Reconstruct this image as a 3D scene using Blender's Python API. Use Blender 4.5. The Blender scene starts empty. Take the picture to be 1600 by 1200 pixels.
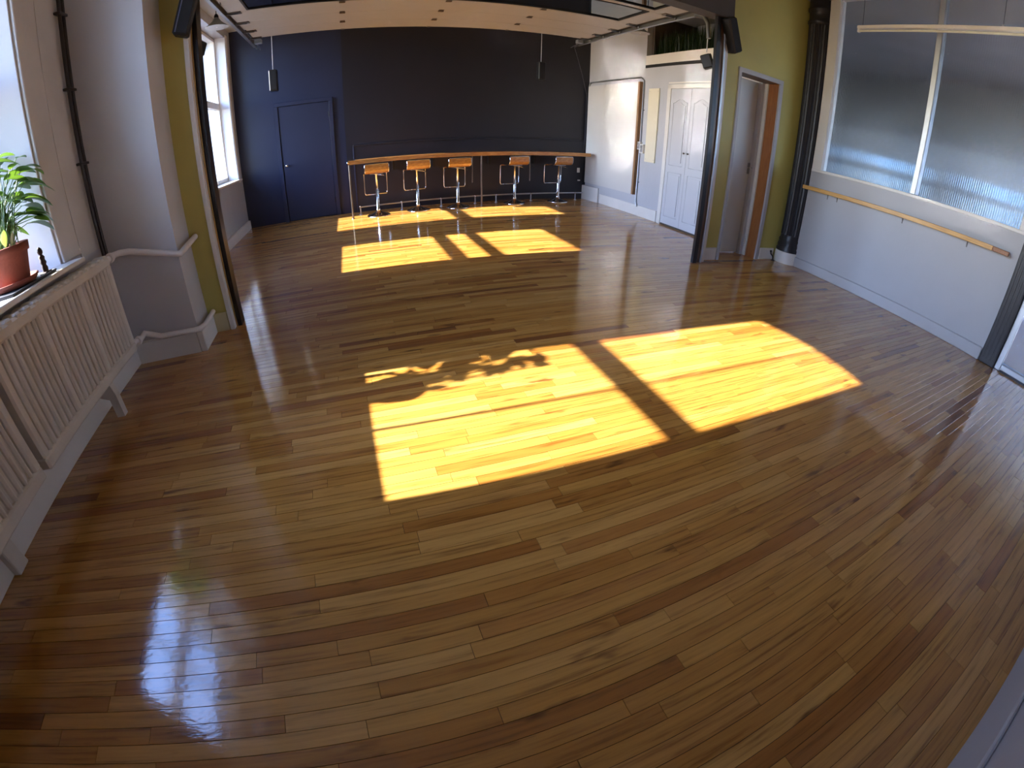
import bpy, math, random
from mathutils import Matrix, Vector
SC = bpy.context.scene
COL = SC.collection
random.seed(7)

# ------------------------------------------------------------------ camera, sky, sun, exposure
YAW, PITCH, ROLL, CAM_Z = 0.35115451, 0.55124722, 0.01458935, 1.35
cy, sy, cp, sp = math.cos(YAW), math.sin(YAW), math.cos(PITCH), math.sin(PITCH)
_f = Vector((sy * cp, cy * cp, -sp)); _r = Vector((cy, -sy, 0)); _u = _r.cross(_f)
_c, _s = math.cos(ROLL), math.sin(ROLL)
_r2 = _r * _c + _u * _s; _u2 = _u * _c - _r * _s
cam = bpy.data.cameras.new('camera')
cam_obj = bpy.data.objects.new('camera', cam); COL.objects.link(cam_obj); SC.camera = cam_obj
cam_obj.matrix_world = Matrix(((_r2.x, _u2.x, -_f.x, 0), (_r2.y, _u2.y, -_f.y, 0), (_r2.z, _u2.z, -_f.z, CAM_Z), (0, 0, 0, 1)))
cam.type = 'PANO'                      # the photograph is a wide action-camera shot: a real fisheye lens
cam.panorama_type = 'FISHEYE_LENS_POLYNOMIAL'
cam.sensor_fit = 'HORIZONTAL'; cam.sensor_width = 36; cam.sensor_height = 27
cam.fisheye_fov = math.pi
cam.fisheye_polynomial_k0 = 0.0
cam.fisheye_polynomial_k1 = -6.21012428e-02
cam.fisheye_polynomial_k2 = -1.83387145e-04
cam.fisheye_polynomial_k3 = 1.10035067e-05
cam.fisheye_polynomial_k4 = 2.78404307e-07
cam.clip_start = 0.01; cam.clip_end = 200

SUN_TAN = 0.575
SUN_EL = math.atan(SUN_TAN)
sun = bpy.data.lights.new('sun', 'SUN'); sun.energy = 118.0; sun.angle = math.radians(0.53); sun.color = (1.0, 0.97, 0.93)
sun_obj = bpy.data.objects.new('sun', sun); COL.objects.link(sun_obj)
sun_dir = Vector((1, -0.03, -SUN_TAN)).normalized()
sun_obj.rotation_mode = 'QUATERNION'; sun_obj.rotation_quaternion = sun_dir.to_track_quat('-Z', 'Y')
sun_obj.location = (-12, 4, 9)

world = bpy.data.worlds.new('sky'); SC.world = world; world.use_nodes = True
_nt = world.node_tree
_bg = _nt.nodes['Background']
_sky = _nt.nodes.new('ShaderNodeTexSky'); _sky.sky_type = 'NISHITA'; _sky.sun_disc = False
_sky.sun_elevation = SUN_EL; _sky.sun_rotation = math.radians(-90); _sky.air_density = 1.0; _sky.dust_density = 0.6; _sky.ozone_density = 2.0
_tint = _nt.nodes.new('ShaderNodeMix'); _tint.data_type = 'RGBA'; _tint.blend_type = 'MULTIPLY'; _tint.inputs[0].default_value = 1.0
_tint.inputs[7].default_value = (0.74, 0.86, 1.12, 1)          # the camera's white balance renders skylight blue
_nt.links.new(_sky.outputs[0], _tint.inputs[6]); _nt.links.new(_tint.outputs[2], _bg.inputs[0]); _bg.inputs[1].default_value = 7.0

SC.view_settings.view_transform = 'Standard'; SC.view_settings.look = 'None'
SC.view_settings.gamma = 1.0; SC.view_settings.use_curve_mapping = False
SC.view_settings.exposure = -1.5
SC.cycles.max_bounces = 10; SC.cycles.diffuse_bounces = 6; SC.cycles.glossy_bounces = 4
SC.cycles.transmission_bounces = 8; SC.cycles.transparent_max_bounces = 12
SC.cycles.sample_clamp_indirect = 0.0; SC.cycles.blur_glossy = 0.0
SC.cycles.use_denoising = True

def portal(name, x, y0, y1, z0, z1, face):
    l = bpy.data.lights.new(name, 'AREA'); l.shape = 'RECTANGLE'; l.size = z1 - z0; l.size_y = y1 - y0
    l.cycles.is_portal = True
    o = bpy.data.objects.new(name, l); COL.objects.link(o); o.location = (x, (y0 + y1) / 2, (z0 + z1) / 2)
    o.rotation_euler = (0, -math.pi / 2 if face > 0 else math.pi / 2, 0)
    return o
portal('window_portal', -2.50, 1.35, 2.60, 0.95, 3.30, 1)
portal('window_portal', -2.50, 4.70, 6.10, 0.95, 3.40, 1)
portal('window_portal', -2.50, 7.05, 8.45, 0.95, 3.50, 1)

# ------------------------------------------------------------------ materials
def lin(c):
    return tuple(((v / 255) / 12.92 if v / 255 <= 0.04045 else ((v / 255 + 0.055) / 1.055) ** 2.4) for v in c) + (1.0,)

class NT:
    def __init__(s, name):
        s.m = bpy.data.materials.new(name); s.m.use_nodes = True; s.t = s.m.node_tree
        s.b = s.t.nodes['Principled BSDF']; s.out = s.t.nodes['Material Output']
    def n(s, typ, **kw):
        nd = s.t.nodes.new(typ)
        for k, v in kw.items():
            if k.startswith('i_'):
                key = k[2:]
                nd.inputs[int(key) if key.isdigit() else key.replace('_', ' ')].default_value = v
            else: setattr(nd, k, v)
        return nd
    def l(s, a, b): s.t.links.new(a, b)
    def set(s, **kw):
        for k, v in kw.items(): s.b.inputs[k.replace('_', ' ')].default_value = v
    def mapping(s, scale, space='Object'):
        tc = s.n('ShaderNodeTexCoord'); mp = s.n('ShaderNodeMapping'); mp.inputs['Scale'].default_value = scale
        s.l(tc.outputs[space], mp.inputs[0]); return mp.outputs[0]
    def noise(s, vec, scale, detail=3, rough=0.5):
        nd = s.n('ShaderNodeTexNoise'); nd.inputs['Scale'].default_value = scale; nd.inputs['Detail'].default_value = detail
        nd.inputs['Roughness'].default_value = rough
        if vec is not None: s.l(vec, nd.inputs['Vector'])
        return nd.outputs[0]
    def ramp(s, fac, stops):
        r = s.n('ShaderNodeValToRGB'); e = r.color_ramp.elements
        while len(e) < len(stops): e.new(0.5)
        for i, (p, c) in enumerate(stops): e[i].position = p; e[i].color = c
        s.l(fac, r.inputs[0]); return r.outputs[0]
    def bump(s, h, strength, dist=0.01, to='Normal'):
        b = s.n('ShaderNodeBump'); b.inputs['Strength'].default_value = strength; b.inputs['Distance'].default_value = dist
        s.l(h, b.inputs['Height']); s.l(b.outputs[0], s.b.inputs[to]); return b

def paint(name, rgb, rough=0.5, var=0.06, scale=3.0, bump=0.15, bscale=60, stretch=(1, 1, 1), bdist=0.004, coat=0.0):
    q = NT(name); c = lin(rgb)
    v = q.mapping((1, 1, 1))
    lo = tuple(x * (1 - var) for x in c[:3]) + (1,); hi = tuple(min(1, x * (1 + var)) for x in c[:3]) + (1,)
    q.l(q.ramp(q.noise(v, scale, 4), [(0.3, lo), (0.7, hi)]), q.b.inputs['Base Color'])
    q.set(Roughness=rough, Coat_Weight=coat, Coat_Roughness=0.08)
    if bump: q.bump(q.noise(q.mapping(stretch), bscale, 3), bump, bdist)
    return q.m

def metal(name, rgb, rough=0.15, bump=0.0):
    q = NT(name); v = q.mapping((1, 1, 1)); c = lin(rgb)
    q.set(Metallic=1.0)
    q.l(q.ramp(q.noise(v, 8, 2), [(0.3, tuple(x * .9 for x in c[:3]) + (1,)), (0.7, c)]), q.b.inputs['Base Color'])
    rr = q.n('ShaderNodeMapRange'); rr.inputs[3].default_value = rough * .8; rr.inputs[4].default_value = rough * 1.3
    q.l(q.noise(v, 20, 2), rr.inputs[0]); q.l(rr.outputs[0], q.b.inputs['Roughness'])
    return q.m

def wood(name, c0, c1, stretch, rough=0.3, coat=0.4):
    q = NT(name); v = q.mapping(stretch)
    q.l(q.ramp(q.noise(v, 6, 6, 0.65), [(0.3, lin(c0)), (0.7, lin(c1))]), q.b.inputs['Base Color'])
    q.set(Roughness=rough, Coat_Weight=coat, Coat_Roughness=0.1)
    q.bump(q.noise(v, 14, 4), 0.1, 0.003)
    return q.m

def floor_mat():
    q = NT('varnished_oak_strip')
    at = q.n('ShaderNodeAttribute', attribute_name='tone'); oi = q.n('ShaderNodeObjectInfo')
    ad = q.n('ShaderNodeMath', operation='ADD'); q.l(at.outputs['Fac'], ad.inputs[0]); q.l(oi.outputs['Random'], ad.inputs[1])
    fr = q.n('ShaderNodeMath', operation='FRACT'); q.l(ad.outputs[0], fr.inputs[0]); rnd = fr.outputs[0]
    m2 = q.n('ShaderNodeMath', operation='MULTIPLY', i_1=37.31); q.l(rnd, m2.inputs[0])
    f2 = q.n('ShaderNodeMath', operation='FRACT'); q.l(m2.outputs[0], f2.inputs[0])
    geo = q.n('ShaderNodeNewGeometry')
    off = q.n('ShaderNodeMath', operation='MULTIPLY', i_1=400.0); q.l(f2.outputs[0], off.inputs[0])
    cmb = q.n('ShaderNodeCombineXYZ'); q.l(off.outputs[0], cmb.inputs[0]); q.l(off.outputs[0], cmb.inputs[2])
    va = q.n('ShaderNodeVectorMath', operation='ADD'); q.l(geo.outputs['Position'], va.inputs[0]); q.l(cmb.outputs[0], va.inputs[1])
    mp = q.n('ShaderNodeMapping'); mp.inputs['Scale'].default_value = (1.6, 34, 1); q.l(va.outputs[0], mp.inputs[0])
    mp2 = q.n('ShaderNodeMapping'); mp2.inputs['Scale'].default_value = (3.0, 14, 1); q.l(va.outputs[0], mp2.inputs[0])
    base = q.ramp(rnd, [(0.0, lin((154, 98, 38))), (0.07, lin((168, 114, 46))), (0.38, lin((182, 131, 59))), (0.62, lin((188, 139, 66))),
                        (0.88, lin((198, 151, 80))), (0.95, lin((170, 112, 46))), (1.0, lin((130, 80, 36)))])
    g = q.noise(mp.outputs[0], 1.6, 6, 0.62)
    mixg = q.n('ShaderNodeMix', data_type='RGBA', blend_type='MULTIPLY'); mixg.inputs[0].default_value = 0.95
    q.l(base, mixg.inputs[6]); q.l(q.ramp(g, [(0.30, (0.44, 0.36, 0.26, 1)), (0.47, (0.9, 0.88, 0.84, 1)), (0.72, (1.12, 1.12, 1.1, 1))]), mixg.inputs[7])
    # knots and dark mineral streaks
    k = q.noise(mp2.outputs[0], 1.1, 3, 0.5)
    mixk = q.n('ShaderNodeMix', data_type='RGBA', blend_type='MULTIPLY'); mixk.inputs[0].default_value = 1.0
    q.l(mixg.outputs[2], mixk.inputs[6]); q.l(q.ramp(k, [(0.24, (0.30, 0.22, 0.16, 1)), (0.36, (1, 1, 1, 1))]), mixk.inputs[7])
    q.l(mixk.outputs[2], q.b.inputs['Base Color'])
    q.set(Roughness=0.55, Specular_IOR_Level=0.15, Coat_Weight=1.0, Coat_Roughness=0.085, Coat_IOR=1.8)
    nz = q.n('ShaderNodeTexNoise'); nz.inputs['Scale'].default_value = 34; nz.inputs['Detail'].default_value = 4
    mp3 = q.n('ShaderNodeMapping'); mp3.inputs['Scale'].default_value = (0.7, 1.6, 1); q.l(geo.outputs['Position'], mp3.inputs[0]); q.l(mp3.outputs[0], nz.inputs['Vector'])
    q.bump(nz.outputs[0], 0.13, 0.004, 'Coat Normal')
    q.bump(g, 0.06, 0.002)
    return q.m

def pane_mat(name, tint=(1, 1, 1, 1)):
    q = NT(name); q.t.nodes.remove(q.b)
    tr = q.n('ShaderNodeBsdfTransparent'); tr.inputs[0].default_value = tint
    gl = q.n('ShaderNodeBsdfGlossy'); gl.inputs['Roughness'].default_value = 0.02
    lw = q.n('ShaderNodeLayerWeight', i_Blend=0.5); pw = q.n('ShaderNodeMath', operation='POWER', i_1=5.0); mx = q.n('ShaderNodeMixShader')
    fr = q.n('ShaderNodeMath', operation='MULTIPLY_ADD', i_1=0.96, i_2=0.03)
    q.l(lw.outputs['Facing'], pw.inputs[0]); q.l(pw.outputs[0], fr.inputs[0])
    q.l(fr.outputs[0], mx.inputs[0]); q.l(tr.outputs[0], mx.inputs[1]); q.l(gl.outputs[0], mx.inputs[2]); q.l(mx.outputs[0], q.out.inputs[0])
    return q.m

def reeded_mat():
    q = NT('reeded_glass')
    q.set(Base_Color=(0.60, 0.64, 0.70, 1), Roughness=0.16, IOR=1.25, Transmission_Weight=1.0)
    q.bump(q.noise(q.mapping((1, 1, 0.2)), 30, 2), 0.05, 0.002)
    return q.m

def emis(name, rgb, strength):
    q = NT(name); q.set(Base_Color=rgb + (1,), Emission_Color=rgb + (1,), Emission_Strength=strength); return q.m

M = dict(
    white=paint('white_wall_paint', (196, 194, 196), 0.42, 0.03, 2.0, 0.25, 25),
    gloss_white=paint('glossy_white_wall_paint', (186, 187, 192), 0.22, 0.03, 2.0, 0.3, 9, (1, 1, 0.5), 0.01),
    dimmed_white=paint('dimmed_white_wall_paint', (172, 172, 175), 0.42, 0.03, 2.0, 0.25, 25),  # white greyed down to stand in for the lens darkening its edges
    skylit_white=paint('skylit_reveal_white', (240, 240, 240), 0.35, 0.02, 3.0, 0.1, 30),  # whiter than the walls, so skylight on the reveals is partly in the colour
    trimw=paint('white_trim_paint', (218, 214, 208), 0.35, 0.04, 3.0, 0.1, 40),
    casing=paint('old_white_casing_paint', (204, 197, 188), 0.45, 0.06, 4.0, 0.2, 30),
    yellow=paint('olive_yellow_wall_paint', (188, 178, 98), 0.5, 0.05, 2.0, 0.2, 30),
    yellow_base=paint('yellow_cream_base_paint', (200, 190, 150), 0.5, 0.05, 2.0, 0.2, 30),
    navy=paint('navy_wall_paint', (36, 42, 66), 0.42, 0.08, 1.5, 0.15, 20),
    charcoal=paint('charcoal_wall_paint', (33, 33, 42), 0.40, 0.08, 1.5, 0.15, 20),
    ceiling=paint('ceiling_paint', (176, 172, 164), 0.7, 0.04, 2.0, 0.2, 30),
    header=paint('dark_lintel_paint', (64, 56, 50), 0.6, 0.15, 4.0, 0.3, 30),
    under=paint('dark_subfloor', (26, 18, 12), 0.9, 0.2, 10, 0.2, 40),
    beige=paint('almond_door_panel', (176, 175, 170), 0.5, 0.03, 3.0, 0.15, 90, (0.3, 3, 1)),
    galv=metal('galvanised_steel', (150, 150, 150), 0.38),
    chrome=metal('polished_chrome', (225, 228, 232), 0.07),
    alu=metal('brushed_aluminium', (190, 194, 200), 0.42),
    steel=metal('grey_steel', (120, 112, 104), 0.35),
    gold=metal('brass_edge', (190, 150, 90), 0.3),
    black=paint('black_plastic', (13, 13, 16), 0.45, 0.15, 6, 0.2, 80),
    speaker=paint('speaker_cloth', (16, 16, 20), 0.8, 0.2, 40, 0.3, 300),
    stripe=metal('silver_stripe', (150, 160, 190), 0.3),
    track=paint('black_track_paint', (20, 17, 18), 0.35, 0.2, 6, 0.1, 50),
    jambw=wood('brown_jamb_wood', (74, 48, 30), (104, 70, 42), (8, 8, 1), 0.45, 0.2),
    iron=paint('black_iron_paint', (34, 33, 40), 0.38, 0.15, 8, 0.35, 45),
    honey=wood('honey_counter_wood', (150, 96, 44), (206, 150, 82), (1, 12, 12), 0.2, 0.8),
    barre=wood('pale_rail_wood', (190, 140, 76), (222, 176, 108), (14, 1, 14), 0.3, 0.5),
    ply=wood('walnut_seat_ply', (142, 92, 40), (198, 140, 66), (3, 12, 12), 0.25, 0.7),
    oakjamb=wood('orange_oak_jamb', (134, 80, 40), (164, 106, 58), (12, 12, 1), 0.35, 0.4),
    edge=wood('raw_board_edge', (120, 88, 58), (150, 114, 78), (10, 10, 1), 0.6, 0.0),
    board=paint('glossy_white_board', (206, 204, 200), 0.13, 0.02, 2.0, 0.22, 14, (1, 1, 0.25), 0.012, 0.3),
    cream=paint('cream_board', (222, 214, 190), 0.5, 0.03, 3, 0.15, 30),
    closet=paint('closet_door_paint', (196, 197, 202), 0.24, 0.02, 2, 0.2, 12, (1, 1, 0.35), 0.008),
    doorw=paint('white_door_paint', (206, 208, 206), 0.4, 0.03, 2, 0.1, 30),
    radiator=paint('radiator_enamel', (206, 199, 188), 0.45, 0.06, 6, 0.3, 50),
    pipe=paint('painted_pipe', (222, 216, 212), 0.4, 0.05, 10, 0.3, 40),
    riser=paint('dark_riser_paint', (40, 32, 30), 0.4, 0.2, 10, 0.2, 40),
    terracotta=paint('terracotta', (140, 74, 56), 0.75, 0.15, 14, 0.4, 60),
    soil=paint('potting_soil', (44, 32, 24), 0.95, 0.3, 40, 0.8, 90),
    slate=paint('slate_tray', (58, 60, 66), 0.6, 0.2, 20, 0.3, 60),
    carved=paint('carved_dark_wood', (58, 40, 32), 0.6, 0.25, 20, 0.6, 60),
    shade=paint('lamp_enamel', (232, 226, 214), 0.3, 0.03, 4, 0.0),
    shade_top=paint('lamp_outer_enamel', (150, 146, 138), 0.35, 0.05, 4, 0.0),
    bulb=paint('frosted_bulb', (240, 238, 230), 0.2, 0.02, 4, 0.0),
    tube=paint('fluorescent_tube', (226, 224, 200), 0.25, 0.03, 4, 0.0),
    cord=paint('pale_cord', (190, 192, 200), 0.6, 0.05, 10, 0.0),
    dark_cord=paint('dark_cord', (60, 60, 70), 0.6, 0.1, 10, 0.0),
    tint=paint('tinted_acrylic', (16, 17, 24), 0.04, 0.1, 2, 0.0),
    seal=paint('black_rubber_seal', (18, 16, 18), 0.6, 0.1, 8, 0.0),
    loft=paint('dark_loft_boards', (76, 66, 58), 0.8, 0.2, 3, 0.2, 20),
    boxw=paint('white_switch_plastic', (226, 224, 220), 0.35, 0.02, 8, 0.0),
    brick=paint('bright_corridor_wall', (200, 202, 206), 0.6, 0.06, 2, 0.2, 20),
    corr_dark=paint('dark_corridor_ceiling', (170, 170, 170), 0.8, 0.1, 2, 0.2, 20),
    corr_floor=wood('corridor_floor_wood', (120, 80, 44), (160, 112, 66), (2, 20, 1), 0.3, 0.4),
)
M['floor'] = floor_mat(); M['pane'] = pane_mat('clear_window_pane'); M['dim_pane'] = pane_mat('dimming_grey_pane', (0.22, 0.26, 0.32, 1)); M['reeded'] = reeded_mat()  # the dim pane is tinted only to cut the sky behind it
def leaf_mat(name, a, b):
    q = NT(name); v = q.mapping((1, 1, 1))
    q.l(q.ramp(q.noise(v, 12, 3), [(0.3, lin(a)), (0.7, lin(b))]), q.b.inputs['Base Color'])
    q.set(Roughness=0.35); 
    tl = q.n('ShaderNodeBsdfTranslucent'); tl.inputs[0].default_value = lin((120, 160, 40)); mx = q.n('ShaderNodeMixShader', i_0=0.22)
    q.l(q.b.outputs[0], mx.inputs[1]); q.l(tl.outputs[0], mx.inputs[2]); q.l(mx.outputs[0], q.out.inputs[0])
    return q.m
M['leaf'] = leaf_mat('peace_lily_leaf', (26, 52, 24), (52, 84, 38))
M['spathe'] = leaf_mat('white_spathe', (228, 228, 216), (244, 244, 236))
M['stem'] = leaf_mat('leaf_stem', (60, 90, 40), (96, 124, 66))
M['turf'] = leaf_mat('artificial_turf', (10, 24, 16), (20, 42, 26))

# ------------------------------------------------------------------ mesh builder
class MB:
    def __init__(s): s.v = []; s.f = []; s.sm = []
    def add(s, vs, fs, smooth=False):
        o = len(s.v); s.v += [tuple(p) for p in vs]
        for f in fs: s.f.append(tuple(i + o for i in f)); s.sm.append(smooth)
        return s
    def box(s, x0, y0, z0, x1, y1, z1, ch=0.0):
        return s.obox(((x0 + x1) / 2, (y0 + y1) / 2, (z0 + z1) / 2), (abs(x1 - x0), abs(y1 - y0), abs(z1 - z0)), None, ch)
    def obox(s, c, size, rot=None, ch=0.0):
        hx, hy, hz = (d / 2 for d in size); ch = min(ch, hx * .8, hy * .8, hz * .8)
        if ch <= 0:
            vs = [Vector((x, y, z)) for z in (-hz, hz) for y in (-hy, hy) for x in (-hx, hx)]
            fs = [(0, 2, 3, 1), (4, 5, 7, 6), (0, 1, 5, 4), (2, 6, 7, 3), (0, 4, 6, 2), (1, 3, 7, 5)]
        else:
            vs = []; idx = {}
            for sx in (-1, 1):
                for sy_ in (-1, 1):
                    for sz in (-1, 1):
                        for a in range(3):
                            p = [sx * (hx - ch), sy_ * (hy - ch), sz * (hz - ch)]
                            p[a] += (sx, sy_, sz)[a] * ch
                            idx[(sx, sy_, sz, a)] = len(vs); vs.append(Vector(p))
            fs = []
            for a in range(3):
                b, c_ = (a + 1) % 3, (a + 2) % 3
                for s0 in (-1, 1):
                    q = []
                    for (sb, sc_) in ((-1, -1), (1, -1), (1, 1), (-1, 1)):
                        k = [0, 0, 0]; k[a] = s0; k[b] = sb; k[c_] = sc_; q.append(idx[(*k, a)])
                    fs.append(tuple(q if s0 > 0 else q[::-1]))
                for sb in (-1, 1):
                    for sc_ in (-1, 1):   # edge chamfer along axis a
                        k0 = [0, 0, 0]; k0[a] = -1; k0[b] = sb; k0[c_] = sc_; k1 = list(k0); k1[a] = 1
                        q = [idx[(*k0, b)], idx[(*k1, b)], idx[(*k1, c_)], idx[(*k0, c_)]]
                        fs.append(tuple(q if sb * sc_ < 0 else q[::-1]))
            for sx in (-1, 1):
                for sy_ in (-1, 1):
                    for sz in (-1, 1):
                        q = [idx[(sx, sy_, sz, a)] for a in range(3)]
                        fs.append(tuple(q if sx * sy_ * sz > 0 else q[::-1]))
        c = Vector(c)
        if rot is not None: vs = [rot @ p for p in vs]
        return s.add([p + c for p in vs], fs)
    def prism(s, poly, z0, z1):
        n = len(poly)
        a = sum(poly[i][0] * poly[(i + 1) % n][1] - poly[(i + 1) % n][0] * poly[i][1] for i in range(n))
        if a < 0: poly = poly[::-1]
        vs = [(x, y, z0) for x, y in poly] + [(x, y, z1) for x, y in poly]
        fs = [tuple(range(n - 1, -1, -1)), tuple(range(n, 2 * n))] + [(i, (i + 1) % n, (i + 1) % n + n, i + n) for i in range(n)]
        return s.add(vs, fs)
    def prism_x(s, poly, x0, x1):     # polygon in (y, z)
        t = MB().prism(poly, x0, x1)
        return s.add([(z, x, y) for x, y, z in t.v], t.f)
    def prism_y(s, poly, y0, y1):     # polygon in (x, z)
        t = MB().prism(poly, y0, y1)
        return s.add([(x, z, y) for x, y, z in t.v], [f[::-1] for f in t.f])
    def tube(s, pts, r, seg=10, closed=False, caps=True):
        pts = [Vector(p) for p in pts]; n = len(pts); rs = r if isinstance(r, (list, tuple)) else [r] * n
        rings = []; up = None
        for i, p in enumerate(pts):
            d0 = (p - pts[i - 1]) if (i > 0 or closed) else None
            d1 = (pts[(i + 1) % n] - p) if (i < n - 1 or closed) else None
            t = ((d0.normalized() if d0 else Vector()) + (d1.normalized() if d1 else Vector())).normalized()
            k = 1.0
            if d0 and d1: k = 1 / max(0.5, t.dot(d1.normalized()))
            if up is None:
                up = Vector((0, 0, 1)) if abs(t.z) < .9 else Vector((1, 0, 0))
            a = (up - t * up.dot(t))
            a = a.normalized() if a.length > 1e-6 else t.orthogonal().normalized()
            b = t.cross(a); up = a
            rings.append([p + (a * math.cos(2 * math.pi * j / seg) + b * math.sin(2 * math.pi * j / seg)) * rs[i] * (k ** .5) for j in range(seg)])
        vs = [q for ring in rings for q in ring]; fs = []
        m = n if closed else n - 1
        for i in range(m):
            for j in range(seg):
                a0 = i * seg + j; a1 = i * seg + (j + 1) % seg; b0 = ((i + 1) % n) * seg + j; b1 = ((i + 1) % n) * seg + (j + 1) % seg
                fs.append((a0, a1, b1, b0))
        s.add(vs, fs, True)
        if caps and not closed:
            s.add(rings[0], [tuple(range(seg - 1, -1, -1))]); s.add(rings[-1], [tuple(range(seg))])
        return s
    def lathe(s, prof, c=(0, 0, 0), seg=24, axis=None):
        n = len(prof); vs = []
        for r, z in prof:
            for j in range(seg):
                a = 2 * math.pi * j / seg; vs.append(Vector((r * math.cos(a), r * math.sin(a), z)))
        if axis is not None: vs = [axis @ p for p in vs]
        fs = [(i * seg + j, i * seg + (j + 1) % seg, (i + 1) * seg + (j + 1) % seg, (i + 1) * seg + j) for i in range(n - 1) for j in range(seg)]
        c = Vector(c)
        s.add([p + c for p in vs], fs, True)
        if prof[0][0] > 1e-4: s.add([p + c for p in vs[:seg]], [tuple(range(seg - 1, -1, -1))])
        if prof[-1][0] > 1e-4: s.add([p + c for p in vs[-seg:]], [tuple(range(seg))])
        return s
    def mesh(s, name, off=(0, 0, 0)):
        me = bpy.data.meshes.new(name)
        ox, oy, oz = off
        me.from_pydata([(x - ox, y - oy, z - oz) for x, y, z in s.v], [], s.f)
        me.polygons.foreach_set('use_smooth', s.sm); me.update()
        return me
    def build(s, name, mat, parent=None, kind=None):
        off = (0, 0, 0)
        q = parent
        while q is not None: off = tuple(a + b for a, b in zip(off, q.location)); q = q.parent
        me = s.mesh(name, off); me.materials.append(mat)
        o = bpy.data.objects.new(name, me); COL.objects.link(o)
        if parent is not None: o.parent = parent
        if kind: o['kind'] = kind
        return o

def tag(o, label, cat, group=None, kind=None):
    o['label'] = label; o['category'] = cat
    if group: o['group'] = group
    if kind: o['kind'] = kind
    return o
def thing(name, loc, label, cat, group=None, kind=None):
    o = bpy.data.objects.new(name, None); COL.objects.link(o); o.location = loc; o.empty_display_size = 0.1
    return tag(o, label, cat, group, kind)
def copy_tree(o, parent=None):
    c = o.copy(); COL.objects.link(c); c.parent = parent
    for ch in list(o.children): copy_tree(ch, c)
    return c
def RZ(a): return Matrix.Rotation(a, 3, 'Z')
def RX(a): return Matrix.Rotation(a, 3, 'X')
def RY(a): return Matrix.Rotation(a, 3, 'Y')
def S(mb, name, mat, label, cat, parent=None):
    o = mb.build(name, mat, parent)
    if parent is None: tag(o, label, cat, None, 'structure')
    return o

XL, XF, XR = -1.90, -2.00, 5.50          # main-room left wall, far-room left wall, right wall
CEIL = 3.62
YN, YFAR = -0.50, 8.75
def xw(y): return 4.79 + (8.75 - y) * 0.024      # right wall of the far room (slightly out of square)

# ------------------------------------------------------------------ floor of narrow oak strips
fl = S(MB().box(-2.6, -0.7, -0.06, 5.75, 9.0, -0.014), 'floor', M['under'], 'glossy honey oak strip floor running wall to wall', 'floor')
W = 0.0574
LENGTHS = [0.28, 0.36, 0.46, 0.56, 0.66, 0.78, 0.9, 1.05, 1.25]
def plank_mb(L, mb=None, at=(0, 0), tilt=0.0, dz=0.0):
    mb = mb or MB(); g = 0.0008; c = 0.0005; x0, x1, y0, y1 = g, L - g, -W / 2 + g, W / 2 - g
    vs = [(x0, y0, -0.014), (x1, y0, -0.014), (x1, y1, -0.014), (x0, y1, -0.014), (x0, y0, -c), (x1, y0, -c), (x1, y1, -c), (x0, y1, -c),
          (x0, y0 + c, 0), (x1, y0 + c, 0), (x1, y1 - c, 0), (x0, y1 - c, 0)]
    vs = [(x + at[0], y + at[1], z + y * tilt + dz) for x, y, z in vs]
    fs = [(0, 1, 5, 4), (1, 2, 6, 5), (2, 3, 7, 6), (3, 0, 4, 7), (4, 5, 9, 8), (5, 6, 10, 9), (6, 7, 11, 10), (7, 4, 8, 11), (8, 9, 10, 11)]
    return mb.add(vs, fs)
def lens(p):     # where the lens puts a point, only to learn which strips show largest
    d = Vector(p) - Vector((0, 0, CAM_Z)); x, y, z = d.dot(_r2), d.dot(_u2), d.dot(_f)
    th = math.atan2(math.hypot(x, y), z); r = 709.05 * (th - 0.008 * th ** 3 + 0.03667 * th ** 5); h = max(math.hypot(x, y), 1e-9)
    return 800 + r * x / h, 600 - r * y / h
rows = []
rp = random.Random(11)
nrow = int((YFAR + 0.2 - YN) / W) + 1
for i in range(nrow):
    y = YN + W * (i + 0.5)
    xa, xb = (XL + 0.005, XR - 0.005) if y < 4.07 else (XF, 5.03 if y < 4.44 else 4.9)
    x = xa - rp.uniform(0, 0.6); prev = None
    while x < xb - 0.02:
        L = rp.choice(LENGTHS) if rp.random() < 0.8 else rp.choice(LENGTHS[-3:])
        a, b = max(x, xa), min(x + L, xb)
        if xb - b < 0.12: b = xb
        if b - a > 0.05:
            rows.append((a, y, b - a)); x = b
        else: x += L
def area(a, y, L):
    pts = [lens((a, y - W / 2, 0)), lens((a + L, y - W / 2, 0)), lens((a + L, y + W / 2, 0)), lens((a, y + W / 2, 0))]
    cx = sum(min(max(p[0], 0), 1600) for p in pts)
    pts = [(min(max(p[0], 0), 1600), min(max(p[1], 0), 1200)) for p in pts]
    return abs(sum(pts[i][0] * pts[(i + 1) % 4][1] - pts[(i + 1) % 4][0] * pts[i][1] for i in range(4))) / 2
rows.sort(key=lambda q: -area(*q))
shared = {}
rest = MB(); tones = []
for i, (a, y, L) in enumerate(rows):
    tilt = rp.gauss(0, 0.0005); dz = rp.uniform(-0.00015, 0.00015)
    if i < 300:
        k = round(L, 2)
        if k not in shared:
            me = plank_mb(k).mesh('plank'); me.materials.append(M['floor']); shared[k] = me
        o = bpy.data.objects.new('plank', shared[k]); COL.objects.link(o); o.parent = fl
        o.location = (a, y, dz); o.rotation_euler = (tilt, 0, 0); o.scale = (L / k, 1, 1)
    else:
        n0 = len(rest.v); plank_mb(L, rest, (a, y), tilt, dz); t = rp.random(); tones += [t] * (len(rest.v) - n0)
ro = rest.build('floor_strips', M['floor'], fl, 'stuff')
att = ro.data.attributes.new('tone', 'FLOAT', 'POINT'); att.data.foreach_set('value', tones)

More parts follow.
